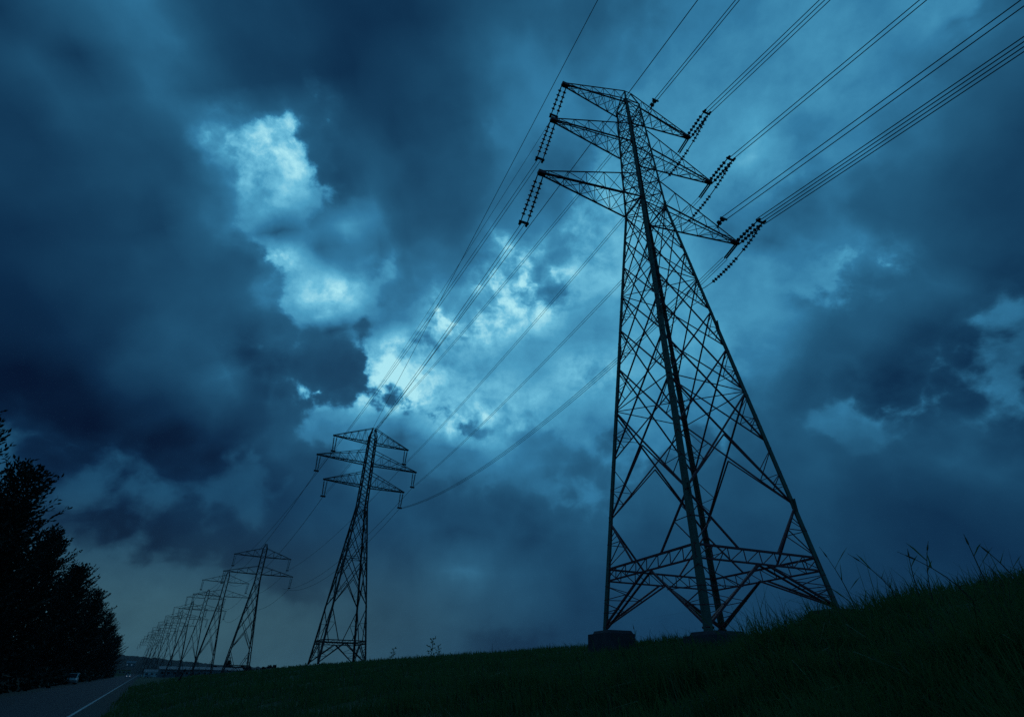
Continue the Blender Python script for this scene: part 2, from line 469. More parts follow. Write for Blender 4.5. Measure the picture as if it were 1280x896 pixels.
def material(name, base, rough=.7, var=None, scale=8.0, metal=0.0, bump=0.0, bscale=40.0, coat=0.0):
    """a principled surface whose colour wanders between base and var"""
    m = bpy.data.materials.new(name)
    m.use_nodes = True
    nt = m.node_tree
    b = nt.nodes["Principled BSDF"]
    b.inputs["Roughness"].default_value = rough
    b.inputs["Metallic"].default_value = metal
    b.inputs["Coat Weight"].default_value = coat
    t = nt.nodes.new("ShaderNodeTexCoord")
    n = nt.nodes.new("ShaderNodeTexNoise")
    n.inputs["Scale"].default_value = scale
    n.inputs["Detail"].default_value = 6
    n.inputs["Roughness"].default_value = .65
    nt.links.new(t.outputs["Object"], n.inputs["Vector"])
    r = nt.nodes.new("ShaderNodeValToRGB")
    r.color_ramp.elements[0].position = .35
    r.color_ramp.elements[1].position = .68
    r.color_ramp.elements[0].color = (*base, 1)
    r.color_ramp.elements[1].color = (*(var or [x * 1.5 for x in base]), 1)
    nt.links.new(n.outputs["Fac"], r.inputs["Fac"])
    nt.links.new(r.outputs["Color"], b.inputs["Base Color"])
    if bump:
        n2 = nt.nodes.new("ShaderNodeTexNoise")
        n2.inputs["Scale"].default_value = bscale
        n2.inputs["Detail"].default_value = 8
        nt.links.new(t.outputs["Object"], n2.inputs["Vector"])
        bp = nt.nodes.new("ShaderNodeBump")
        bp.inputs["Strength"].default_value = bump
        nt.links.new(n2.outputs["Fac"], bp.inputs["Height"])
        nt.links.new(bp.outputs["Normal"], b.inputs["Normal"])
    return m


def glow(name, col, strength):
    m = bpy.data.materials.new(name)
    m.use_nodes = True
    b = m.node_tree.nodes["Principled BSDF"]
    b.inputs["Base Color"].default_value = (.8, .8, .8, 1)
    b.inputs["Emission Color"].default_value = (*col, 1)
    b.inputs["Emission Strength"].default_value = strength
    return m


MAT = dict(
    leg=material("galvanised_steel", (.055, .10, .08), .65, (.10, .15, .12), 3, 0, .15, 60),
    steel=material("rusting_steel", (.20, .034, .046), .6, (.30, .055, .065), 5, 0, .15, 60),
    darksteel=material("old_steel", (.05, .03, .03), .6, (.09, .05, .045), 4, .2),
    porcelain=material("brown_porcelain", (.022, .016, .022), .35, (.05, .03, .035), 12),
    palepor=material("grey_porcelain", (.30, .30, .31), .3, (.42, .42, .43), 12),
    wire=material("weathered_aluminium", (.04, .04, .045), .5, (.07, .07, .075), 20, .3),
    concrete=material("concrete", (.075, .05, .06), .9, (.13, .09, .10), 3, 0, .5, 30),
    ground=material("field", (.02, .035, .014), .95, (.035, .055, .02), .2, 0, .6, 4),
    bank=material("bank_soil", (.02, .045, .016), .95, (.045, .08, .028), 1.5, 0, .8, 9),
    blade=material("grass_blade", (.05, .125, .036), .7, (.10, .18, .055), .9),
    stalk=material("dry_stalk", (.05, .06, .03), .8, (.09, .09, .05), 5),
    asphalt=material("asphalt", (.014, .019, .030), .8, (.022, .028, .042), 1.2, 0, .4, 90),
    gravel=material("gravel", (.03, .03, .028), .95, (.065, .062, .055), 6, 0, .8, 25),
    paint=material("road_paint", (.36, .37, .37), .6, (.52, .53, .53), 2),
    bark=material("bark", (.03, .022, .016), .95, (.05, .038, .028), 4),
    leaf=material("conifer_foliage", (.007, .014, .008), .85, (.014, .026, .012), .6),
    wood=material("far_forest", (.025, .042, .028), .95, (.05, .075, .05), .05),
    hill=material("hill_forest", (.008, .012, .012), .95, (.014, .020, .018), .02),
    white=material("white_paint", (.55, .56, .58), .35, (.62, .63, .65), 3, coat=.3),
    silver=material("silver_paint", (.30, .32, .34), .3, (.36, .38, .40), 3, .4, coat=.3),
    darkcar=material("dark_blue_paint", (.03, .04, .07), .3, (.04, .05, .09), 3, coat=.4),
    glass=material("car_glass", (.02, .025, .03), .08, (.025, .03, .035), 3),
    tyre=material("tyre_rubber", (.015, .015, .015), .9, (.02, .02, .02), 9),
    wall=material("pale_render", (.15, .16, .17), .8, (.21, .22, .23), .5),
    brickw=material("ochre_render", (.30, .21, .11), .85, (.36, .26, .15), .5),
    roof=material("roof_sheet", (.14, .15, .17), .6, (.20, .21, .23), .4),
    darkroof=material("dark_roof_tiles", (.06, .045, .045), .8, (.10, .07, .065), 1),
    lamp=glow("headlamp", (.85, .92, 1.0), .35),
    window=glow("sparkle_pane", (.45, .72, 1.0), .05),  # glow for a bluish hillside sparkle of unknown source, put on made-up panes
)

def leafy(m, amount):
    """thin leaves let light through"""
    nt = m.node_tree
    b = nt.nodes["Principled BSDF"]
    o = nt.nodes["Material Output"]
    tr = nt.nodes.new("ShaderNodeBsdfTranslucent")
    nt.links.new(b.inputs["Base Color"].links[0].from_socket, tr.inputs["Color"])
    mxn = nt.nodes.new("ShaderNodeMixShader")
    mxn.inputs[0].default_value = amount
    nt.links.new(b.outputs[0], mxn.inputs[1])
    nt.links.new(tr.outputs[0], mxn.inputs[2])
    nt.links.new(mxn.outputs[0], o.inputs["Surface"])


leafy(MAT["blade"], .45)

# ------------------------------------------------------------------ the land
AZ0 = R(-30.8)                                 # the road and the line of pylons run this way
DQ = Vector((math.sin(AZ0), math.cos(AZ0), 0))  # along the road
DS = Vector((math.cos(AZ0), -math.sin(AZ0), 0))  # to its right
ROAD_Z = -2.05


def at(s, q, z=0.0):
    return DQ * q + DS * s + Vector((0, 0, z))


S0 = np.array([-12, -1.1, 0, 3, 6, 9, 12, 17, 20, 26, 34, 50, 80, 140.])
P0 = np.array([-2.06, -2.06, -1.70, -1.0, -.38, .06, .42, .88, 1.22, 1.85, 2.2, 2.2, 1.4, -2.06])
P1 = np.array([-2.06, -2.06, -1.85, -1.2, -.68, -.35, -.05, .5, .85, 1.5, 1.7, 1.7, 1.1, -2.06])


def land(x, y):
    """height of the grass bank at world x, y"""
    x, y = np.asarray(x, float), np.asarray(y, float)
    q = x * DQ.x + y * DQ.y
    s = x * DS.x + y * DS.y
    a = np.interp(s, S0, P0)
    b = np.interp(s, S0, P1)
    t = np.clip((q - 30) / 70, 0, 1)
    z = a * (1 - t) + b * t
    near = np.clip((9.5 - q) / 7, 0, 1) * np.clip(s / 9, 0, 1)
    z = z + .80 * near + .22 * near * np.clip((s - 8) / 6, 0, 1) + .5 * np.clip((8 - q) / 8, 0, 1) * np.clip((s - 8) / 5, 0, 1)
    far = np.clip((q - 112) / 150, 0, 1)
    far = far * far * (3 - 2 * far)
    z = z * (1 - far) + (-2.06) * far
    wob = .07 * np.sin(x * .9 + 1.3) * np.sin(y * .7) + .11 * np.sin(x * .31 + y * .43) * np.sin(y * .19 + 2) + .05 * np.sin(x * 2.1 - y * 1.7) * np.sin(x * .6)
    return z + wob * np.clip((z + 2.06) / .8, 0, 1)


def sheet(name, s0, s1, q0, q1, z, mat, nq=1):
    m = MB()
    vs, fs = [], []
    for i in range(nq + 1):
        q = q0 + (q1 - q0) * i / nq
        vs += [at(s0, q, z), at(s1, q, z)]
    for i in range(nq):
        fs.append((2 * i, 2 * i + 1, 2 * i + 3, 2 * i + 2))
    m.add(vs, fs)
    return tag(m.build(name, mat), kind="structure")


g = MB()
g.add([(-9000, -3000, -2.1), (9000, -3000, -2.1), (9000, 12000, -2.1), (-9000, 12000, -2.1)], [(0, 1, 2, 3)])
tag(g.build("ground", MAT["ground"]), kind="structure")
sheet("road", -10.1, -1.15, -60, 1300, -2.056, MAT["asphalt"], 40)
sheet("road_shoulder", -2.55, -1.0, -60, 700, -2.052, MAT["gravel"], 20)
sheet("edge_line", -2.78, -2.62, -60, 700, -2.048, MAT["paint"], 20)
sheet("verge", -12.5, -10.0, -60, 700, -2.06, MAT["gravel"], 20)

# the grassy bank as one sheet
ss = np.concatenate([np.linspace(-1.1, 30, 110), np.linspace(31, 140, 45)])
qs = np.concatenate([np.linspace(-60, -10, 20), np.linspace(-9, 60, 140), np.linspace(61, 280, 90)])
SS, QQ = np.meshgrid(ss, qs)
X = SS * DS.x + QQ * DQ.x
Y = SS * DS.y + QQ * DQ.y
Z = land(X, Y)
n1, n2 = len(qs), len(ss)
idx = np.arange(n1 * n2).reshape(n1, n2)
fa = np.stack([idx[:-1, :-1], idx[:-1, 1:], idx[1:, 1:], idx[1:, :-1]], -1).reshape(-1, 4)
tag(np_mesh("grass_bank", np.stack([X, Y, Z], -1).reshape(-1, 3), fa.ravel(), np.arange(len(fa)) * 4, MAT["bank"]),
    kind="structure")


TRODDEN = [(4.2, 26.6, 1.4), (13.2, 23.4, 2.2), (9.4, 17.8, 1.6)]     # short grass round the footings


def blades(name, n, tmin, tmax, az0, az1, hmin, hmax, wbase, wgrow, seed, mat, lean=.35):
    """n single blades on the bank, two joints each, thinning out with distance"""
    g = np.random.default_rng(seed)
    t = np.exp(g.uniform(math.log(tmin), math.log(tmax), n))
    az = np.radians(g.uniform(az0, az1, n))
    x, y = t * np.sin(az), t * np.cos(az)
    s = x * DS.x + y * DS.y
    keep = (s > -.95 + .35 * np.sin(t * 1.7)) & (np.sin(x * 1.9 + np.sin(y * 1.3) * 2) + np.sin(y * 2.3 + x) > g.uniform(-1.9, .5, n))
    x, y, t = x[keep], y[keep], t[keep]
    n = len(x)
    z = land(x, y) - .02
    patch = .72 + .28 * np.sin(x * .8 + 2 * np.sin(y * .5)) * np.sin(y * .9 + 1) + .30 * np.clip(np.sin(x * 3.1 + 2 * np.sin(y * 1.1)) * np.sin(y * 2.7 + 1.5 * np.sin(x * 1.4)), -.4, 1)
    h = g.uniform(hmin, hmax, n) * patch
    for fx_, fy_, fr_ in TRODDEN:
        h *= np.clip((np.hypot(x - fx_, y - fy_) - fr_ * .4) / fr_, .25, 1)
    th = g.uniform(0, 2 * math.pi, n)
    la = np.abs(g.normal(0, lean, n)) + .08
    ld = g.normal(R(200), 1.2, n)
    lx, ly = np.cos(ld) * la, np.sin(ld) * la
    w = wbase + wgrow * t
    ax, ay = np.cos(th) * w / 2, np.sin(th) * w / 2
    v = np.zeros((n, 5, 3))
    base = np.stack([x, y, z], -1)
    off = np.stack([ax, ay, np.zeros(n)], -1)
    mid = base + np.stack([lx * h * .32, ly * h * .32, h * .58], -1)
    tip = base + np.stack([lx * h * 1.05, ly * h * 1.05, h * (1 - .35 * la)], -1)
    v[:, 0], v[:, 1] = base - off, base + off
    v[:, 2], v[:, 3] = mid + off * .75, mid - off * .75
    v[:, 4] = tip
    k = np.arange(n)[:, None] * 5
    fl = np.concatenate([k + np.array([[0, 1, 2, 3]]), k + np.array([[3, 2, 4]])], 1)
    st = (np.arange(n)[:, None] * 7 + np.array([[0, 4]])).ravel()
    return np_mesh(name, v.reshape(-1, 3), fl.ravel(), st, mat)


tag(blades("grass", 420000, 2.2, 120, -42, 82, .20, .54, .006, .0012, 3, MAT["blade"], .42),
    "long dark green grass covering the bank", "grass", kind="stuff")
tag(blades("meadow_stalks", 10500, 6, 90, -34, 70, .25, .85, .004, .0006, 5, MAT["stalk"], .34),
    "thin taller seed stalks sticking out of the grass", "grass", kind="stuff")
tag(blades("tall_grass", 3600, 6.5, 26, 3, 66, .35, .95, .006, .0007, 9, MAT["blade"], .5),
    "fans of taller blades along the crest at the right", "grass", kind="stuff")
tag(blades("long_grass", 9000, 2.6, 12, -38, 80, .40, .70, .007, .0011, 15, MAT["blade"], .85),
    "long bent blades lying over the near grass", "grass", kind="stuff")


# ------------------------------------------------------------------ pylons
def string_mb(mb, p, q, n, rad, rod=.03, lead=.12):
    """an insulator string from p to q: n sheds on a rod, bare fittings at both ends"""
    p, q = Vector(p), Vector(q)
    L = (q - p).length
    prof = [(0, rod)]
    step = L * (1 - 2 * lead) / n
    for k in range(n):
        h = L * lead + step * k
        prof += [(h, rod * 1.3), (h + step * .30, rod * 1.6), (h + step * .42, rad), (h + step * .62, rad * .92), (h + step * .74, rod * 1.3)]
    prof.append((L, rod))
    mb.lathe(p, q - p, prof, 8)


class Pylon:
    def __init__(s, base, waist, waist_w, top, top_w, arms, belt, start, nlev, feet=None,
                 leg_w=(.30, .18), brace=.12, fine=.055, mats=("leg", "steel"), detail=True, nhead=1.35, bar_scale=1.0):
        s.__dict__.update(locals())
        s.prof = [(-5.0, base + (base - waist_w) / waist * 5.0), (0, base), (waist, waist_w), (top - 1.8, top_w), (top, top_w * .45)]

    def w(s, z):
        return float(np.interp(z, [p[0] for p in s.prof], [p[1] for p in s.prof]))

    def c(s, i, z):
        sx, sy = ((1, 1), (-1, 1), (-1, -1), (1, -1))[i % 4]
        w = s.w(z)
        return Vector((sx * w, sy * w, z))

    def make(s, name="pylon"):
        root = empty(name, (0, 0, 0))
        lm, bm = MAT[s.mats[0]], MAT[s.mats[1]]
        B = s.bar_scale
        feet = s.feet or (0, 0, 0, 0)
        for i in range(4):
            sx, sy = ((1, 1), (-1, 1), (-1, -1), (1, -1))[i]
            m = MB()
            zs = [feet[i], s.belt[1], s.start, (s.start + s.waist) / 2, s.waist, s.top - 1.8, s.top]
            for a, b in zip(zs, zs[1:]):
                f = a / s.top
                wd = (s.leg_w[0] * (1 - f) + s.leg_w[1] * f) * B
                m.angle(s.c(i, a), s.c(i, b), wd, wd * .16, (-sx, 0, 0), (0, -sy, 0))
            if s.detail:
                for k in range(int((s.waist - feet[i]) / .45) if i == 2 else 0):   # step bolts up one leg
                    z = feet[i] + 2.4 + k * .45
                    p = s.c(i, z)
                    d = Vector((sx, 0, 0)) if k % 2 else Vector((0, sy, 0))
                    m.bar(p - d * .02, p + d * .16, .022)
                for z in (s.start, (s.start + s.waist) / 2, s.waist):               # splice plates
                    p = s.c(i, z)
                    m.bar(p + Vector((-sx * .12, sy * .012, -.3)), p + Vector((-sx * .12, sy * .012, .3)), .26, .02, up=(1, 0, 0) if 0 else None)
            m.build("leg", lm, root, False)
        br = MB()
        b0, b1 = s.belt
        t, fi = s.brace * B, s.fine * B
        lev = [s.start]
        r = (1.7 / 2.5) ** (1 / max(1, s.nlev - 1))
        st = (s.waist - s.start) * (1 - r) / (1 - r ** s.nlev) if s.nlev > 1 else s.waist - s.start
        for k in range(s.nlev):
            lev.append(lev[-1] + st * r ** k)
        lev[-1] = s.waist
        nh = max(2, round((s.top - 1.8 - s.waist) / s.nhead))
        head = [s.waist + (s.top - 1.8 - s.waist) * k / nh for k in range(nh + 1)]
        rnd = random.Random(4)
        for i in range(4):
            j = i + 1
            inn = -(s.c(i, 0) + s.c(j, 0)).normalized()
            inn.z = 0
            ins = inn * .05
            # belt: two rails with a small lattice
            for z, k in ((b1, 1.15), (b0, .95)):
                br.bar(s.c(i, z) + ins, s.c(j, z) + ins, t * k)
            nb = 8 if s.detail else 4
            for k in range(nb):
                a = s.c(i, b0).lerp(s.c(j, b0), k / nb) + ins
                b = s.c(i, b1).lerp(s.c(j, b1), (k + 1) / nb) + ins
                a2 = s.c(i, b1).lerp(s.c(j, b1), k / nb) + ins
                br.bar(a, b, fi)
                br.bar(a, a2, fi)
            # spread legs below the belt: doubled struts from the feet to the middle of the belt
            mid0 = s.c(i, b0).lerp(s.c(j, b0), .5) + ins
            for (k, fz) in ((i, feet[i % 4]), (j, feet[j % 4])):
                foot = s.c(k, fz + .12) + ins
                if s.detail:
                    br.bar(foot, mid0 + (s.c(k, b0) - s.c(i if k == j else j, b0)).normalized() * .25, t * 1.15)
                    br.bar(foot + inn * .22, mid0 + inn * .22, t * .95)
                else:
                    br.bar(foot, mid0, t)
                for q_, u_ in ((.35, .55), (.62, .9)):
                    br.bar(foot.lerp(mid0, q_), s.c(k, fz + (b0 - fz) * u_), fi)
                    br.bar(foot.lerp(mid0, q_), s.c(k, fz + (b0 - fz) * (q_ * .98)), fi)
            # struts fanning from the belt up to the legs
            mid1 = s.c(i, b1).lerp(s.c(j, b1), .5) + ins
            for k, o in ((i, j), (j, i)):
                leg1 = s.c(k, s.start) + ins
                q1 = s.c(i, b1).lerp(s.c(j, b1), .34 if k == i else .66) + ins
                br.bar(q1, leg1, t)
                a, b = q1.lerp(leg1, .5), s.c(k, b1 + (s.start - b1) * .5)
                br.bar(a, b, fi)
                br.bar(a, s.c(k, b1) + ins, fi * 1.2)
                br.bar(q1.lerp(leg1, .75), b, fi)
            # double lattice up to the lowest arm
            for a in range(len(lev) - 1):
                hi = min(a + 2, len(lev) - 1)
                z0, z1 = lev[a], lev[hi]
                sc = 1.0 - .35 * a / len(lev)
                for k, o, q_ in ((i, j, 0), (j, i, .03)):
                    p0, p1 = s.c(k, z0) + inn * (.05 + q_), s.c(o, z1) + inn * (.05 + q_)
                    br.bar(p0, p1, t * sc)
                    if s.detail and a < len(lev) - 3:
                        for u, v in ((.16, .55), (.26, .95)):           # short redundants tie the leg to the diagonal
                            e = p0.lerp(p1, u)
                            br.bar(e, s.c(k, z0 + (z1 - z0) * v * .5), fi)
                            if rnd.random() < .7:
                                br.bar(e, s.c(k, e.z), fi * .8)
                        if rnd.random() < .5:
                            e = p0.lerp(p1, .74)
                            br.bar(e, s.c(o, e.z - .15), fi * .8)
                if a == 0:
                    zt = lev[1]
                    br.bar(s.c(i, s.start) + ins, (s.c(i, zt).lerp(s.c(j, zt), .5)) + ins, t * .8)
                    br.bar(s.c(j, s.start) + ins, (s.c(i, zt).lerp(s.c(j, zt), .5)) + ins, t * .8)
                if s.detail and a % 3 == 2:
                    br.bar(s.c(i, z0) + ins, s.c(j, z0) + ins, fi * 1.3)
                    if i < 2:
                        br.bar(s.c(i, z0), s.c(i + 2, z0), fi * 1.2)
            # head
            for a, (z0, z1) in enumerate(zip(head, head[1:])):
                br.bar(s.c(i, z0) + ins, s.c(j, z1) + ins, t * .62)
                br.bar(s.c(j, z0) + ins * 1.6, s.c(i, z1) + ins * 1.6, t * .62)
                if s.detail:
                    br.bar(s.c(i, z0) + ins, s.c(j, z0) + ins, fi)
                    e = s.c(i, z0).lerp(s.c(j, z0), .5) + ins
                    br.bar(e, s.c(i, (z0 + z1) / 2), fi * .8)
            br.bar(s.c(i, s.top - 1.8), s.c(j, s.top - 1.8), t * .8)
            br.bar(s.c(i, s.top - 1.8), s.c(j, s.top), fi)
            br.bar(s.c(i, s.top), s.c(j, s.top), t * .6)
        br.build("bracing", bm, root)
        s.arm_obj = {}
        for lv, (zl, L, dep) in enumerate(s.arms):
            for sg in (1, -1):
                am = MB()
                tip = Vector((sg * L, 0, zl + .12))
                n = 5 if s.detail else 3
                zu = min(zl + dep, s.top)
                lo = [Vector((sg * s.w(zl), sy * s.w(zl), zl)) for sy in (1, -1)]
                up = [Vector((sg * s.w(zu), sy * s.w(zu), zu)) for sy in (1, -1)]
                tl = [tip + Vector((0, sy * .10, -.06)) for sy in (1, -1)]
                tu = [tip + Vector((0, sy * .10, .08)) for sy in (1, -1)]
                for k in (0, 1):
                    am.bar(lo[k], tl[k], t * 1.15)
                    am.bar(up[k], tu[k], t * .8)
                    for a in range(n):
                        u, v = a / (n + .4), (a + 1) / (n + .4)
                        am.bar(lo[k].lerp(tl[k], u), up[k].lerp(tu[k], v), fi)
                        am.bar(up[k].lerp(tu[k], v), lo[k].lerp(tl[k], v), fi)
                for a in range(n):
                    u, v = a / (n + .4), (a + 1) / (n + .4)
                    am.bar(lo[0].lerp(tl[0], u), lo[1].lerp(tl[1], v), fi)
                    am.bar(lo[1].lerp(tl[1], u), lo[0].lerp(tl[0], v), fi)
                    am.bar(lo[0].lerp(tl[0], v), lo[1].lerp(tl[1], v), fi)
                    am.bar(up[0].lerp(tu[0], v), up[1].lerp(tu[1], v), fi * .8)
                am.bar(tip + Vector((-sg * .35, 0, 0)), tip + Vector((sg * .18, 0, 0)), .34 * B, .26 * B)   # tip plate
                am.bar(lo[0], lo[1], t * .9)
                s.arm_obj[(lv, sg)] = am.build("crossarm", bm, root)
        return root


def pylon_at(root, x, y, z, rz):
    root.location = (x, y, z)
    root.rotation_euler = (0, 0, rz)


def to_world(x, y, z, rz, p):
    return Matrix.Translation((x, y, z)) @ Matrix.Rotation(rz, 4, 'Z') @ Vector(p)


# the near pylon
P1X, P1Y, P1Z, P1R = 28 * math.sin(R(19.55)), 28 * math.cos(R(19.55)), 2.0, R(22.2)
A1 = [(26.5, 8.25, 2.5), (32.8, 7.15, 2.3), (38.0, 6.0, 2.4)]
pyl1 = Pylon(3.68, 26.5, 1.04, 40.4, .70, A1, (2.2, 2.75), 5.1, 8, feet=(.15, .0, -.45, .60), brace=.074, fine=.032, leg_w=(.25, .105))
near = pyl1.make("pylon")
pylon_at(near, P1X, P1Y, P1Z, P1R)
tag(near, "huge dark lattice pylon nearest the camera, standing on concrete blocks in the grass", "pylon")
feet1 = (.15, .0, -.45, .60)
for i in range(4):
    p = pyl1.c(i, feet1[i])
    wp = to_world(P1X, P1Y, P1Z, P1R, p)
    gz = float(land(wp.x, wp.y)) - P1Z
    m = MB()
    hgt = max(.75, feet1[i] - gz + .25)
    cx, cy = p.x * .90, p.y * .97
    m.box((cx, cy, feet1[i] - .14 - hgt / 2), (1.7, 1.7, hgt), 0, .95)
    m.box((cx - .1 * (p.x > 0) + .1, cy, feet1[i] - .07), (1.4, 1.45, .14), 0, .9)
    m.build("concrete_footing", MAT["concrete"], near)
LD = Vector((0, 1, 0))                         # local: +y runs on to the next pylon
ends1 = {}
for (lv, sg), arm in pyl1.arm_obj.items():
    zl, L, dep = A1[lv]
    tip = Vector((sg * L, 0, zl + .05))
    for dirn in ((1,) if sg < 0 else (1, -1)):
        if dirn > 0:
            d = Vector((0, math.cos(R(33)), -math.sin(R(33)))) if sg < 0 else Vector((0, math.cos(R(14)), -math.sin(R(14))))
            ln = (3.3, 2.7, 2.25)[lv] if sg < 0 else 2.9
        else:
            d = Vector((-.10, -math.cos(R(4)), -math.sin(R(4))))
            ln = 2.6
        if sg > 0 and dirn > 0:                 # only a short twin rod on this side
            ln = 1.35
            m = MB()
            for o in (-.09, .09):
                m.bar(tip + Vector((o, 0, -.1)), tip + d * ln + Vector((o, 0, -.1)), .09)
            m.build("tension_rod", MAT["darksteel"], arm)
            ends1[(lv, sg, dirn)] = tip + d * ln + Vector((0, 0, -.1))
            continue
        for o in (-.24, .24):
            m = MB()
            a = tip + Vector((o * .8, 0, -.1))
            e = tip + d * ln + Vector((o, 0, -.1))
            string_mb(m, a, e, int(ln * 2.6), .155, .035)
            m.build("insulator_string", MAT["porcelain"], arm)
        m = MB()
        e = tip + d * ln + Vector((0, 0, -.1))
        m.bar(e + Vector((-.36, 0, 0)), e + Vector((.36, 0, 0)), .10, .16)       # yoke
        m.bar(e + Vector((-.25, 0, 0)), e + Vector((-.25, .25 * dirn, -.05)), .14)
        m.bar(e + Vector((.25, 0, 0)), e + Vector((.25, .25 * dirn, -.05)), .14)
        m.build("yoke_plate", MAT["darksteel"], arm)
        ends1[(lv, sg, dirn)] = e
    if sg > 0:                                  # jumper under the tip, carried on a slack line of sheds
        a, b = ends1[(lv, 1, -1)] + Vector((.12, 0, -.15)), tip + Vector((.15, 3.2, -1.35))
        m = MB()
        drop = Vector((.1, 0, -.22))
        pts = [a.lerp(b, k / 10) + drop * (4 * (k / 10) * (1 - k / 10)) for k in range(11)]
        for p, q in zip(pts[:4], pts[1:5]):
            string_mb(m, p, q, 2, .15, lead=.05)
        for p, q in zip(pts[5:], pts[6:]):
            string_mb(m, p, q, 2, .15, lead=.05)
        m.tube(pts, .04)
        m.tube([b, b.lerp(tip + Vector((.05, 4.9, (-1.05, -.7, -.6)[lv])), .5) + Vector((0, 0, -.08)), tip + Vector((.05, 4.9, (-1.05, -.7, -.6)[lv]))], .03)
        m.build("jumper_string", MAT["porcelain"], arm)
# clamps for the inner pair of circuits on the right-hand arms
clamps = {}
for lv, u in ((2, .34), (0, .74)):
    zl, L, dep = A1[lv]
    a = Vector((pyl1.w(zl + dep), -pyl1.w(zl + dep), min(zl + dep, 40.4)))
    p = a.lerp(Vector((L, -.1, zl + .2)), u) + Vector((0, -.1, .12))
    m = MB()
    m.bar(p + Vector((0, .15, -.3)), p + Vector((0, -.1, .02)), .09)
    m.lathe(p, (0, -1, .1), [(0, .06), (.05, .2), (.2, .2), (.25, .07), (.35, .07), (.4, .2), (.55, .2), (.6, .06)], 8)
    m.bar(p + Vector((-.3, -.6, 0)), p + Vector((.3, -.6, 0)), .1, .14)
    m.build("line_clamp", MAT["porcelain"], pyl1.arm_obj[(lv, 1)])
    clamps[lv] = p + Vector((0, -.6, 0))

# the second pylon, three arms with hanging double strings
P2X, P2Y, P2R = 104 * math.sin(R(-15.75)), 104 * math.cos(R(-15.75)), R(29)
P2Z = float(land(P2X, P2Y)) - .1
A2 = [(29.9, 7.8, 2.7), (34.4, 9.9, 2.7), (38.8, 7.6, 3.2)]
pyl2 = Pylon(3.9, 26.2, .95, 42.0, .78, A2, (3.0, 3.45), 8.6, 5, leg_w=(.30, .22), brace=.12, fine=.055,
             mats=("darksteel", "darksteel"), detail=True, nhead=1.5)
second = pyl2.make("pylon")
pylon_at(second, P2X, P2Y, P2Z, P2R)
tag(second, "three-armed pylon standing alone on the grass crest, second from the camera in the row", "pylon", "pylons along the road")


def hang(py, arms, sgs=(1, -1), n=9, ln=3.0):
    res = {}
    for (lv, sg), arm in py.arm_obj.items():
        zl, L, dep = arms[lv]
        for o in (.0, .55):
            m = MB()
            a = Vector((sg * (L - .05 - o), 0, zl))
            e = Vector((sg * (L - .25 + (-.35 if o else 0)), 0, zl - ln))
            string_mb(m, a, e, n, .15, .05)
            m.build("insulator_string", MAT["palepor" if o else "porcelain"], arm)
        m = MB()
        e = Vector((sg * (L - .4), 0, zl - ln - .05))
        m.bar(e + Vector((-.45, 0, 0)), e + Vector((.45, 0, 0)), .2, .3)
        m.build("suspension_clamp", MAT["darksteel"], arm)
        res[(lv, sg)] = e + Vector((0, 0, -.15))
    return res


ends2 = hang(pyl2, A2)

# the row beyond: two long arms each
A3 = [(30.9, 11.2, 2.6), (36.6, 9.3, 2.9)]
pyl3 = Pylon(4.0, 28.6, .95, 41.0, .8, A3, (3.0, 3.6), 7.8, 5, leg_w=(.32, .24), brace=.13, fine=.075,
             mats=("darksteel", "darksteel"), detail=False, nhead=1.9, bar_scale=1.0)
third = pyl3.make("pylon")
ends3 = hang(pyl3, A3, n=6, ln=3.6)
names = ["third", "fourth", "fifth", "sixth", "seventh", "eighth", "ninth", "tenth", "eleventh", "twelfth", "thirteenth", "fourteenth"]
far_spots = [(214, -24.0, 29), (278, -26.55, 29), (348, -27.75, 30), (412, -28.7, 30), (478, -29.3, 30), (545, -29.8, 31), (615, -30.2, 31),
             (690, -30.5, 31), (770, -30.75, 31), (850, -30.95, 31)]
far_pos = []
pyl4 = Pylon(4.0, 28.6, .95, 41.0, .8, A3, (3.0, 3.6), 7.8, 4, leg_w=(.34, .26), brace=.10, fine=.05,
             mats=("darksteel", "darksteel"), detail=False, nhead=2.4)
fourth = pyl4.make("pylon")
hang(pyl4, A3, n=6, ln=3.6)
protos = [third, fourth] + [copy_tree(fourth) for _ in far_spots[2:]]
lean = [0, .03, -.02, .04, 0, -.03, .02, -.04, .03, 0, -.02, .03]
for k, (d, az, rz) in enumerate(far_spots):
    x, y = d * math.sin(R(az)), d * math.cos(R(az))
    z = float(land(x, y)) - .1
    pylon_at(protos[k], x, y, z, R(rz) + lean[k])
    far_pos.append((x, y, z, R(rz) + lean[k]))
    tag(protos[k], f"two-armed lattice pylon, {names[k]} from the camera in the receding row" +
        (", the largest two-armed one" if k == 0 else ", the farthest" if k == len(far_spots) - 1 else ""),
        "pylon", "pylons along the road")


# ------------------------------------------------------------------ wires
def span_pts(a, b, sag, n=28):
    a, b = Vector(a), Vector(b)
    return [a.lerp(b, k / n) - Vector((0, 0, 4 * sag * (k / n) * (1 - k / n))) for k in range(n + 1)]


def bundle(spans, label, group, sep=.25, rad=.03, n=2):
    """a bundle of n parallel wires through the given spans"""
    root = empty("power_line", spans[0][0])
    for k in range(n):
        m = MB()
        off = (k - (n - 1) / 2) * sep
        pts = []
        for a, b, sag in spans:
            d = (Vector(b) - Vector(a))
            d.z = 0
            side = Vector((d.y, -d.x, 0)).normalized() * off
            p = [q + side - Vector(spans[0][0]) for q in span_pts(a, b, sag)]
            pts += p if not pts else p[1:]
        m.tube(pts, rad, 5)
        m.build("wire", MAT["wire"], root)
    tag(root, label, "power line", group)
    return root


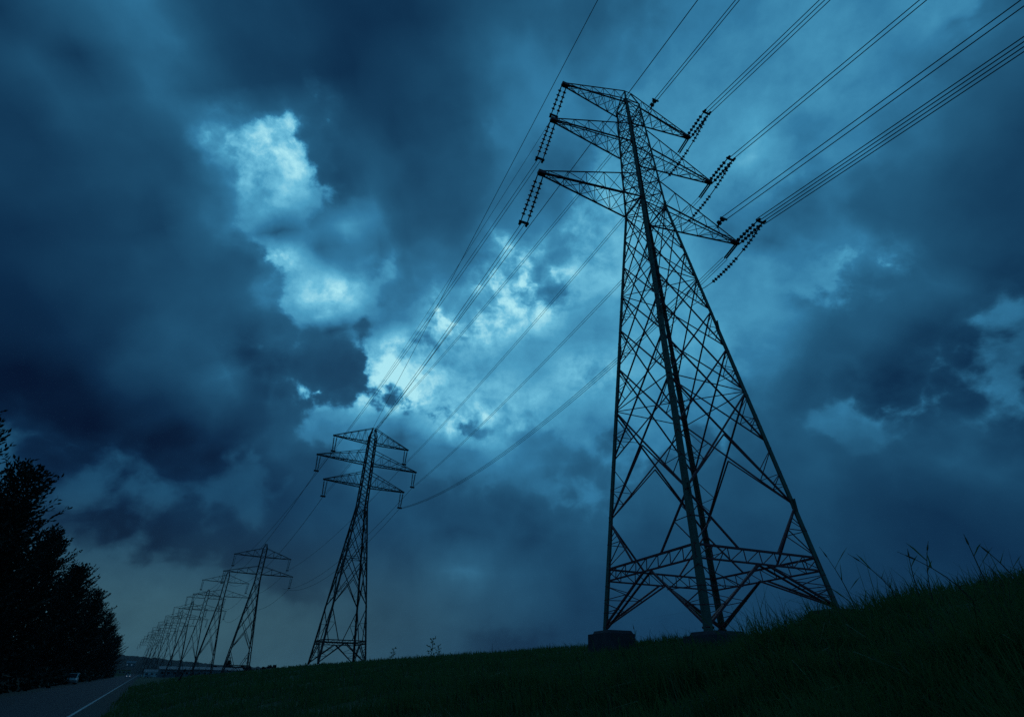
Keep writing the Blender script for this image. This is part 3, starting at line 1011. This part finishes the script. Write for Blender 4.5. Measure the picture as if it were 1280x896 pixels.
W1 = lambda p: to_world(P1X, P1Y, P1Z, P1R, p)
W2 = lambda p: to_world(P2X, P2Y, P2Z, P2R, p)
BACK = Vector((.48, -.872, -.077)).normalized()
G1 = "wires from the near pylon to the second pylon"
G2 = "wires from the near pylon over the camera"
for lv, nm in ((2, "top"), (1, "middle"), (0, "bottom")):
    bundle([(W1(ends1[(lv, 1, 1)]), W2(ends2[(lv, 1)]), (1.0, 1.2, 3.6)[2 - lv])],
           f"wires joining the {nm} right arms of the near and second pylons", G1, n=3 if lv == 0 else 2, rad=.022)
    bundle([(W1(ends1[(lv, -1, 1)]), W2(ends2[(lv, -1)]), 1.0)],
           f"thin wires joining the {nm} left arms of the near and second pylons", G1, n=1 if lv == 2 else 2, rad=.016 if lv == 2 else .02)
    e = W1(ends1[(lv, 1, -1)])
    bundle([(e, e + BACK * 95, .3)],
           f"wires leaving the {nm} right arm of the near pylon towards the upper right", G2, n=(4, 2, 3)[lv], sep=(.3, .34, .3)[lv])
bundle([(W1(clamps[2]), W2((.2, 0, 42.0)), 1.2)],
       "wire pair from beside the near pylon's peak to the second pylon's peak", G1, n=2, rad=.022)
bundle([(W1(clamps[2]), W1(clamps[2]) + Vector((.43, -.9, -.03)).normalized() * 95, 1.0)],
       "wire pair leaving the clamp beside the near pylon's peak, going up", G2, n=2)
bundle([(W1(clamps[0]), W1(clamps[0]) + BACK * 95, .4)],
       "wire pair leaving a clamp part way along the near pylon's bottom right arm", G2, n=2, sep=.45)
# two lighter lines that pass the near pylon on its left without touching it
pa = Vector((5.9, 20.8, 45.0))
pe = W2((-.3, 0, 42.05))
bundle([(pa + (pa - pe).normalized() * 60, pe, .4)], "single thin wire passing left of the near pylon to the second pylon's peak",
       "earth wires", n=1, rad=.028)
pb = Vector((11.5, 25.2, 45.5))
pe2 = W2((.55, 0, 42.05))
bundle([(pb + (pb - pe2).normalized() * 60, pe2, .4)], "thin wire crossing behind the near pylon's top left arm", "earth wires", n=1, rad=.036)
# the row beyond
W3 = lambda k, key: to_world(*far_pos[k], ends3[key])
G3 = "wires along the receding row of pylons"
for sg, sn in ((1, "right"), (-1, "left")):
    for l2, l3, nm in ((2, 1, "top"), (1, 0, "middle"), (0, 0, "bottom")):
        off = Vector((0, 0, 0)) if nm != "bottom" else Vector((-sg * 2.2, 0, .0))
        bundle([(W2(ends2[(l2, sg)]), to_world(*far_pos[0], ends3[(l3, sg)] + off), (2.5, 4.0, 5.5)[2 - l2])],
               f"slack wire from the {nm} {sn} arm of the second pylon to the third pylon", G3, n=1, rad=.036)
    for l3, nm in ((1, "upper"), (0, "lower")):
        sp_ = [(W3(k, (l3, sg)), W3(k + 1, (l3, sg)), 3.2) for k in range(len(far_spots) - 1)]
        bundle(sp_, f"long wire strung along the {nm} {sn} arms of the far pylons", G3, n=1, rad=.045)


# ------------------------------------------------------------------ trees
def conifer(seed, H, name="roadside_tree", nb=205, leafs=6, lw=.082, ll=.42, spread=.34):
    rnd = random.Random(seed)
    g = np.random.default_rng(seed)
    root = empty(name, (0, 0, 0))
    m = MB()
    m.tube([(0, 0, -.3), (.05, .02, H * .3), (.12 * rnd.uniform(-1, 1), .1, H * .65), (.1, .05, H * .97)], [H * .018, H * .014, H * .008, .02], 7)
    C_, D_, Wd, Nn, Ln = [], [], [], [], []
    for b in range(nb):
        u = (b + rnd.random()) / nb
        z = H * (.03 + .95 * u)
        prof = (1 - u) ** .58 * (.55 + .45 * min(1, u / .12))
        Lb = H * spread * prof * (rnd.uniform(.95, 1.5) if rnd.random() < .33 else rnd.uniform(.45, .9)) + .6
        az = b * 2.399 + rnd.uniform(-.5, .5)
        tilt = R(rnd.uniform(10, 34) + 26 * u)
        d = Vector((math.cos(az) * math.cos(tilt), math.sin(az) * math.cos(tilt), math.sin(tilt)))
        side = Vector((-math.sin(az), math.cos(az), 0))
        curve = rnd.uniform(-.02, .14)
        pts = []
        nseg = max(5, int(Lb / .32))
        for k in range(nseg + 1):
            f = k / nseg
            p = Vector((0, 0, z)) + d * (Lb * f) + Vector((0, 0, Lb * (curve * f * f - .06 * math.sin(f * 3.1)))) + side * (Lb * .06 * math.sin(f * 2 + b))
            pts.append(p)
        if b % 2 == 0:
            m.tube([pts[0], pts[len(pts) // 2], pts[-1]], [.05 + .02 * H * .05, .03, .008], 4)
        for k in range(1, nseg + 1):
            f = k / nseg
            if f < .15:
                continue
            fw = (pts[k] - pts[k - 1]).normalized()
            for sd in (-1, 1):
                tl = (.35 + 1.5 * (1 - f) * min(1, Lb / 4)) * rnd.uniform(.6, 1.15) * (.6 + .4 * min(1, f * 3))
                td = (fw * .8 + side * (sd * .62) + Vector((0, 0, rnd.uniform(-.1, .38)))).normalized()
                nl = max(2, int(leafs * tl / 1.1))
                for q in range(nl):
                    c = pts[k] + td * (tl * (q + .6) / nl)
                    jit = Vector((rnd.uniform(-1, 1), rnd.uniform(-1, 1), rnd.uniform(-.6, 1))) * .55
                    C_.append(c)
                    D_.append((td + jit).normalized())
                    Ln.append(ll * rnd.uniform(.6, 1.25))
                    Wd.append(lw * rnd.uniform(.7, 1.5))
                    Nn.append(Vector((rnd.uniform(-1, 1), rnd.uniform(-1, 1), rnd.uniform(.2, 1))))
    m.build("trunk", MAT["bark"], root)
    Cc, Dd, N_ = np.array(C_), np.array(D_), np.array(Nn)
    Ll, Ww = np.array(Ln)[:, None], np.array(Wd)[:, None]
    A = np.cross(Dd, N_)
    A /= np.linalg.norm(A, axis=1)[:, None] + 1e-6
    n = len(Cc)
    v = np.zeros((n, 4, 3))
    v[:, 0] = Cc
    v[:, 1] = Cc + Dd * Ll * .45 + A * Ww
    v[:, 2] = Cc + Dd * Ll
    v[:, 3] = Cc + Dd * Ll * .45 - A * Ww
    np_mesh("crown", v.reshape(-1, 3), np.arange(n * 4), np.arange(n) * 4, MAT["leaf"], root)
    return root


tree_protos = [conifer(11, 17.5), conifer(23, 19.0, spread=.30), conifer(37, 16.0, spread=.38)]
spots = [(-15.8, 43, 0, .92), (-16.5, 55, 1, 1.02), (-14.6, 66, 0, 1.06), (-17.5, 79, 2, 1.10), (-14.8, 92, 1, .94), (-17, 106, 0, 1.08), (-14.6, 124, 2, 1.1),
         (-16.5, 144, 1, 1.05), (-14.4, 168, 0, 1.05), (-15.8, 200, 2, 1.15), (-14.4, 238, 1, 1.0), (-14.8, 285, 0, 1.0), (-14.6, 345, 2, 1.05)]
ords = ["nearest", "second", "third", "fourth", "fifth", "sixth", "seventh", "eighth", "ninth", "tenth", "eleventh", "twelfth", "thirteenth and farthest"]
used = set()
for k, (s_, q_, pi, sc) in enumerate(spots):
    o = tree_protos[pi] if pi not in used else copy_tree(tree_protos[pi])
    used.add(pi)
    o.location = at(s_, q_, -2.1)
    o.scale = (sc,) * 3
    o.rotation_euler = (0, 0, k * 1.9)
    tag(o, f"black feathery evergreen left of the road, {ords[k]} from the camera in its row", "tree", "trees along the left side of the road")


# scrub that closes the gap between the trunks and the ground
gs = np.random.default_rng(77)
n_ = 60000
qv = np.exp(gs.uniform(math.log(38), math.log(380), n_))
sv = -14.2 + gs.normal(0, 1.0, n_) - .4 * np.abs(np.sin(qv * .31))
hv_ = gs.uniform(0, 1, n_) ** .8 * (1.9 + .9 * np.sin(qv * .7) * np.sin(qv * .23))
ctr = np.stack([sv * DS.x + qv * DQ.x, sv * DS.y + qv * DQ.y, -2.1 + np.maximum(hv_, .05)], -1)
d1 = gs.normal(0, 1, (n_, 3))
d1 /= np.linalg.norm(d1, axis=1)[:, None]
d2 = np.cross(d1, gs.normal(0, 1, (n_, 3)))
d2 /= np.linalg.norm(d2, axis=1)[:, None]
sz = (gs.uniform(.18, .42, n_) * (1 + qv / 250))[:, None]
vv = np.zeros((n_, 4, 3))
vv[:, 0], vv[:, 1], vv[:, 2], vv[:, 3] = ctr - d1 * sz, ctr + d2 * sz * .45, ctr + d1 * sz, ctr - d2 * sz * .45
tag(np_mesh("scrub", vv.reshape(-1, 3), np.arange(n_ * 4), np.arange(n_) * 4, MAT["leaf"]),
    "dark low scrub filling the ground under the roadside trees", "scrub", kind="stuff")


# ------------------------------------------------------------------ far land
def ridge(name, r0, r1, prof, seed, mat, rough, az0, az1, n):
    """a wooded rise: height over azimuth, ragged with tree tops along its crest"""
    g = np.random.default_rng(seed)
    a = np.linspace(az0, az1, n)
    h = np.interp(a, [p[0] for p in prof], [p[1] for p in prof])
    nrow = 9
    vs = np.zeros((nrow, n, 3))
    for i in range(nrow):
        f = i / (nrow - 1)
        r = r0 + (r1 - r0) * f
        bump = np.convolve(g.uniform(0, 1, n + 4), [.15, .35, .35, .15, 0], 'valid') * rough
        hh = (h + 2.1) * math.sin(min(1, f * 1.25) * math.pi / 2) - 2.1 + bump * (0 if i == 0 else 1) - (30 if i == nrow - 1 else 0)
        vs[i, :, 0] = r * np.sin(np.radians(a))
        vs[i, :, 1] = r * np.cos(np.radians(a))
        vs[i, :, 2] = hh
    idx = np.arange(nrow * n).reshape(nrow, n)
    fa = np.stack([idx[:-1, :-1], idx[:-1, 1:], idx[1:, 1:], idx[1:, :-1]], -1).reshape(-1, 4)
    return np_mesh(name, vs.reshape(-1, 3), fa.ravel(), np.arange(len(fa)) * 4, mat)


tag(ridge("hills", 1150, 1900, [(-75, 40), (-42, 38), (-33, 33), (-29, 25), (-26, 17), (-24, 13), (-20, 12), (0, 10), (40, 14), (75, 20)], 5,
          MAT["hill"], 7.0, -75, 75, 1500), kind="structure")
# a clump of single trees on the sky line right of the row of pylons
cp = conifer(51, 12, "far_tree", nb=90, leafs=4, lw=.22, ll=.8, spread=.36)
rt = random.Random(3)
for k in range(12):
    o = cp if k == 0 else copy_tree(cp)
    az = -25.6 + k * .42 + rt.uniform(-.1, .1)
    d = 520 + rt.uniform(-30, 60)
    o.location = (d * math.sin(R(az)), d * math.cos(R(az)), -2.2)
    o.scale = (rt.uniform(.7, 1.0), rt.uniform(.7, 1.0), rt.uniform(.42, .7) if k != 2 else .9)
    o.rotation_euler = (0, 0, k)
    tag(o, "small dark tree on the skyline between the third and second pylons", "tree", "far trees on the skyline")


# ------------------------------------------------------------------ far buildings
def building(x, y, z, rz, L, D, H, roofh, wall, roof, nwin, label, cat="building", lit=False, name="far_building"):
    r = empty(name, (x, y, z), rz)
    m = MB()
    m.box((0, 0, H / 2), (L, D, H))
    m.build("wall", wall, r)
    m = MB()
    e = .5
    x0, y0 = L / 2 + e, D / 2 + e
    vs = [(-x0, -y0, H + .01), (x0, -y0, H + .01), (x0, y0, H + .01), (-x0, y0, H + .01), (-x0, 0, H + roofh), (x0, 0, H + roofh)]
    m.add(vs, [(3, 2, 1, 0), (0, 1, 5, 4), (2, 3, 4, 5), (1, 2, 5), (3, 0, 4)])
    m.build("roof", roof, r)
    for k in range(nwin):
        wx = -L / 2 + L * (k + .5) / nwin
        f = MB()
        ww, wh = min(2.2, L / nwin * .55), min(1.6, H * .4)
        for dx, dz, sx, sz in ((0, wh / 2, ww + .2, .12), (0, -wh / 2, ww + .2, .12), (-ww / 2, 0, .12, wh), (ww / 2, 0, .12, wh)):
            f.box((wx + dx, -D / 2 - .03, H * .55 + dz), (sx, .14, sz))
        fo = f.build("window", MAT["white"], r)
        p = MB()
        p.box((wx, -D / 2 - .012, H * .55), (ww, .05, wh))
        p.build("pane", MAT["window"] if lit and k % 2 == 0 else MAT["glass"], fo)
    d = MB()
    d.box((L * .3 + .7, -D / 2 - .02, 1.05), (1.2, .1, 2.1))
    d.build("door", MAT["darkcar"], r)
    return tag(r, label, cat, "low buildings at the far end of the road")


def polar(d, az):
    return d * math.sin(R(az)), d * math.cos(R(az))


def face(az):
    return -R(az)


x, y = polar(430, -26.6)
building(x, y, -2.1, face(-26.6) + .1, 46, 16, 4.2, 1.6, MAT["wall"], MAT["roof"], 14, "long pale low hall behind the feet of the third pylon")
x, y = polar(520, -28.9)
building(x, y, -2.1, face(-28.9) - .1, 14, 9, 3.2, 2.0, MAT["wall"], MAT["roof"], 4, "small pale gabled house left of the long hall", "house")
x, y = polar(470, -29.9)
building(x, y, -2.1, face(-29.9), 12, 8, 2.8, 1.4, MAT["white"], MAT["roof"], 4, "white low building at the right of the road's far end")
x, y = polar(640, -32.3)
building(x, y, -2.1, face(-32.3), 16, 10, 4.4, 2.2, MAT["brickw"], MAT["darkroof"], 5, "ochre house facing the far end of the road", "house")
x, y = polar(560, -33.6)
building(x, y, -2.1, face(-33.6) + .2, 13, 9, 3.4, 1.8, MAT["wall"], MAT["darkroof"], 4, "grey house beside the trees at the left of the road's far end", "house")
x, y = polar(1130, -31.75)
building(x, y, 8.0, face(-31.75), 12, 9, 5.0, 3.0, MAT["wall"], MAT["roof"], 4, "made-up pale house standing in for a bluish sparkle on the wooded hillside", "house", True)  # house and glowing panes added to stand in for a bluish sparkle


# ------------------------------------------------------------------ cars
def car(name, s_, q_, rz, paint, label, boxy=False, lights=False):
    r = empty(name, at(s_, q_, ROAD_Z), rz)
    L, Wd = (4.5, 1.75)
    if boxy:
        side = [(-2.2, .35), (2.15, .35), (2.25, .75), (1.9, 1.0), (1.35, 1.12), (.75, 1.82), (-2.05, 1.88), (-2.25, 1.2)]
        glassq = [[(1.33, 1.17), (.80, 1.76)], [(-2.17, 1.2), (-2.08, 1.75)]]
        sidew = [(.1, 1.15), (1.1, 1.15), (.68, 1.72), (.1, 1.74)], [(-1.9, 1.18), (-.1, 1.15), (-.1, 1.74), (-1.9, 1.76)]
    else:
        side = [(-2.2, .32), (2.15, .32), (2.25, .62), (1.95, .82), (1.0, .93), (.35, 1.40), (-.95, 1.44), (-1.65, 1.0), (-2.2, .95)]
        glassq = [[(.97, .98), (.40, 1.36)], [(-1.62, 1.03), (-1.0, 1.40)]]
        sidew = [(-.25, .98), (.8, .98), (.32, 1.34), (-.25, 1.36)], [(-1.45, 1.02), (-.35, .98), (-.35, 1.36), (-.95, 1.38)]
    bm = bmesh.new()
    rings = []
    for yy, k in ((-Wd / 2, .94), (-Wd / 2 + .12, 1), (Wd / 2 - .12, 1), (Wd / 2, .94)):
        rings.append([bm.verts.new((x_ * (k + .02 if k < 1 else 1), yy * (1 if z_ < 1.0 else .90), .33 + (z_ - .33) * (k if k == 1 else .97))) for x_, z_ in side])
    for a, b in zip(rings, rings[1:]):
        for i in range(len(side)):
            j = (i + 1) % len(side)
            bm.faces.new((a[i], a[j], b[j], b[i]))
    bm.faces.new(rings[0][::-1])
    bm.faces.new(rings[-1])
    bmesh.ops.recalc_face_normals(bm, faces=bm.faces)
    me = bpy.data.meshes.new("body")
    bm.to_mesh(me)
    bm.free()
    me.materials.append(paint)
    o = bpy.data.objects.new("body", me)
    COL.objects.link(o)
    o.parent = r
    for (a, b), nm in zip(glassq, ("windscreen", "rear_window")):
        m = MB()
        s1 = 1 if nm == "windscreen" else -1
        m.bar((a[0] + s1 * .05, 0, a[1]), (b[0] + s1 * .05, 0, b[1]), Wd * .78, .04, up=(1, 0, .3))
        m.build(nm, MAT["glass"], r)
    for poly in sidew:
        for sy in (-1, 1):
            m = MB()
            y0, y1 = sy * Wd * .44, sy * Wd * .468
            vs = [(p[0], y0 + 0, p[1]) for p in poly] + [(p[0], y1, p[1]) for p in poly]
            n = len(poly)
            m.add(vs, [tuple(range(n)), tuple(range(2 * n - 1, n - 1, -1))] + [(i, (i + 1) % n, n + (i + 1) % n, n + i) for i in range(n)])
            m.build("side_window", MAT["glass"], r)
    for wx in (-1.4, 1.4):
        for sy in (-1, 1):
            m = MB()
            m.lathe((wx, sy * (Wd / 2 - .18), .33), (0, sy, 0), [(0, .2), (.0, .31), (.05, .33), (.17, .33), (.2, .29), (.2, .2)], 14)
            w = m.build("wheel", MAT["tyre"], r)
            m = MB()
            m.lathe((wx, sy * (Wd / 2 - .18), .33), (0, sy, 0), [(.15, .19), (.205, .19), (.215, .06)], 10)
            m.build("rim", MAT["silver"], w)
    for sy in (-1, 1):
        m = MB()
        m.box((2.2, sy * .62, .68), (.1, .32, .16), 0, .9)
        m.build("headlight", MAT["lamp"] if lights else MAT["palepor"], r)
        m = MB()
        m.box((-2.22, sy * .68, .82), (.08, .22, .2), 0, .9)
        m.build("tail_light", MAT["darkroof"], r)
    return tag(r, label, "car", "cars on the road")


up = math.atan2(DQ.y, DQ.x)
car("parked_car", -11.2, 146, up + math.pi, MAT["silver"], "pale van parked under the trees on the left verge of the road", True)
car("distant_car", -5.2, 350, up + math.pi, MAT["white"], "white car with headlights on, coming along the far end of the road", False, True)
car("distant_car", -.6, 370, up + math.pi, MAT["silver"], "silver car parked at the right edge of the road's far end")
car("distant_car", 3.4, 380, up + .4, MAT["silver"], "pale car parked off the road right of the silver car")

# leaning wooden stake on the grass by the road
m = MB()
b = at(4.6, 96, 0)
b.z = float(land(b.x, b.y)) - .2
m.tube([b, b + Vector((.18, 0, .7)), b + Vector((.5, 0, 1.55)), b + Vector((.55, 0, 1.75))], [.16, .14, .13, .05], 7)
tag(m.build("wooden_post", MAT["bark"]), "short dark leaning post at the foot of the grass bank near the road", "post")


# ------------------------------------------------------------------ weeds on the crest
def sapling(x, y, h, seed, label, name="sapling"):
    rnd = random.Random(seed)
    r = empty(name, (x, y, float(land(x, y)) - .05))
    m, lf = MB(), MB()
    top = Vector((rnd.uniform(-.15, .15) * h, rnd.uniform(-.1, .1) * h, h))
    m.tube([(0, 0, 0), top * .5 + Vector((.05 * h, 0, 0)), top], [.02 * h, .014 * h, .004 * h], 5)
    for k in range(9):
        f = .25 + .72 * k / 8
        p = top * f
        az = k * 2.4
        L = h * .34 * (1.1 - f * .7)
        d = Vector((math.cos(az), math.sin(az), .55)).normalized()
        m.tube([p, p + d * L], [.008 * h, .003 * h], 4)
        for j in range(7):
            c = p + d * (L * (.3 + .7 * j / 6))
            a = Vector((rnd.uniform(-1, 1), rnd.uniform(-1, 1), rnd.uniform(-.3, .8))).normalized()
            sdv = a.cross(Vector((rnd.uniform(-1, 1), rnd.uniform(-1, 1), .5))).normalized()
            l = h * .11
            lf.add([c, c + a * l * .5 + sdv * l * .28, c + a * l, c + a * l * .5 - sdv * l * .28], [(0, 1, 2, 3)])
    m.build("stem", MAT["bark"], r)
    lf.build("foliage", MAT["blade"], r)
    return tag(r, label, "sapling", "saplings on the grass crest")


for d, az, h, lb in ((48, -10.9, 1.1, "small bushy sapling on the grass crest right of the second pylon"),
                     (44, -7.4, 1.5, "taller spindly sapling on the crest midway between second and near pylon"),
                     (44.5, -6.5, 1.0, "short sapling just right of the taller spindly one on the crest")):
    x, y = polar(d, az)
    sapling(x, y, h, int(h * 100), lb)


def weed(d, az, h, lean, la, label, head=True):
    x, y = polar(d, az)
    r = empty("tall_weed", (x, y, float(land(x, y)) - .05))
    m = MB()
    v = Vector((math.cos(la) * lean, math.sin(la) * lean, 0))
    pts = [v * (h * f * f) + Vector((0, 0, h * f * (1 - .15 * lean * f))) for f in [k / 7 for k in range(8)]]
    m.tube(pts, [.011 - .008 * k / 7 for k in range(8)], 5)
    m.build("stem", MAT["stalk"], r)
    b = MB()
    rnd = random.Random(int(az * 100))
    for k in range(5):
        p = pts[1 + k]
        aa = rnd.uniform(0, 6.28)
        dd = Vector((math.cos(aa), math.sin(aa), 1.1)).normalized()
        sd = Vector((-dd.y, dd.x, 0)).normalized()
        l = h * rnd.uniform(.2, .36)
        b.add([p - sd * .008, p + sd * .008, p + dd * l * .6 + sd * .009, p + dd * l - Vector((0, 0, l * .1))], [(0, 1, 2, 3)])
    b.build("leaf_blade", MAT["blade"], r)
    if head:
        s = MB()
        s.lathe(pts[-2], pts[-1] - pts[-2], [(0, .004), (.02, .010), (.05, .011), (.09, .007), (.12, .002)], 6)
        s.build("seed_head", MAT["stalk"], r)
    return tag(r, label, "weed", "tall weeds on the crest")


WE = [(11.0, 31.2, 1.35, .22, 2.9, "tall stalk with a nodding seed head beside the near pylon's right foot"),
      (10.5, 34.6, 1.05, .5, 2.7, "tall leaning blade on the crest, second stalk right of the near pylon"),
      (10.0, 35.8, .95, .15, .4, "upright stalk among the tall blades in the middle of the right-hand crest"),
      (9.6, 36.6, 1.05, .3, .2, "stalk curving right in the middle of the right-hand crest"),
      (9.0, 39.3, .9, .7, 2.8, "strongly leaning stalk on the crest near the right edge of the frame"),
      (8.8, 40.4, 1.0, .12, 1.0, "upright stalk on the crest near the right edge of the frame"),
      (8.6, 42.6, .85, .3, 2.2, "stalk rising at the very right edge of the frame"),
      (17.0, 11.0, .95, .3, 2.8, "thin stalk leaning left, just right of the near pylon's left footing"),
      (16.5, 12.3, 1.15, .12, 2.0, "upright thin stalk between the near pylon's left footing and its front leg"),
      (13.5, 21.8, .95, .2, .3, "thin stalk rising just right of the near pylon's front leg")]
for a in WE:
    weed(*a)


# ------------------------------------------------------------------ air
hz = MB()
hz.add([(x, y, z) for z in (-3.2, 60) for x, y in ((-1800, -120), (1800, -120), (1800, 2200), (-1800, 2200))],
       [(3, 2, 1, 0), (4, 5, 6, 7), (0, 1, 5, 4), (1, 2, 6, 5), (2, 3, 7, 6), (3, 0, 4, 7)])
hm = bpy.data.materials.new("air")
hm.use_nodes = True
hm.node_tree.nodes.clear()
ho = hm.node_tree.nodes.new("ShaderNodeOutputMaterial")
hv = hm.node_tree.nodes.new("ShaderNodeVolumePrincipled")
hv.inputs["Color"].default_value = (.78, .86, 1.0, 1)
hv.inputs["Density"].default_value = .00004
hv.inputs["Anisotropy"].default_value = .2
hm.node_tree.links.new(hv.outputs[0], ho.inputs["Volume"])
tag(hz.build("haze", hm), kind="stuff")
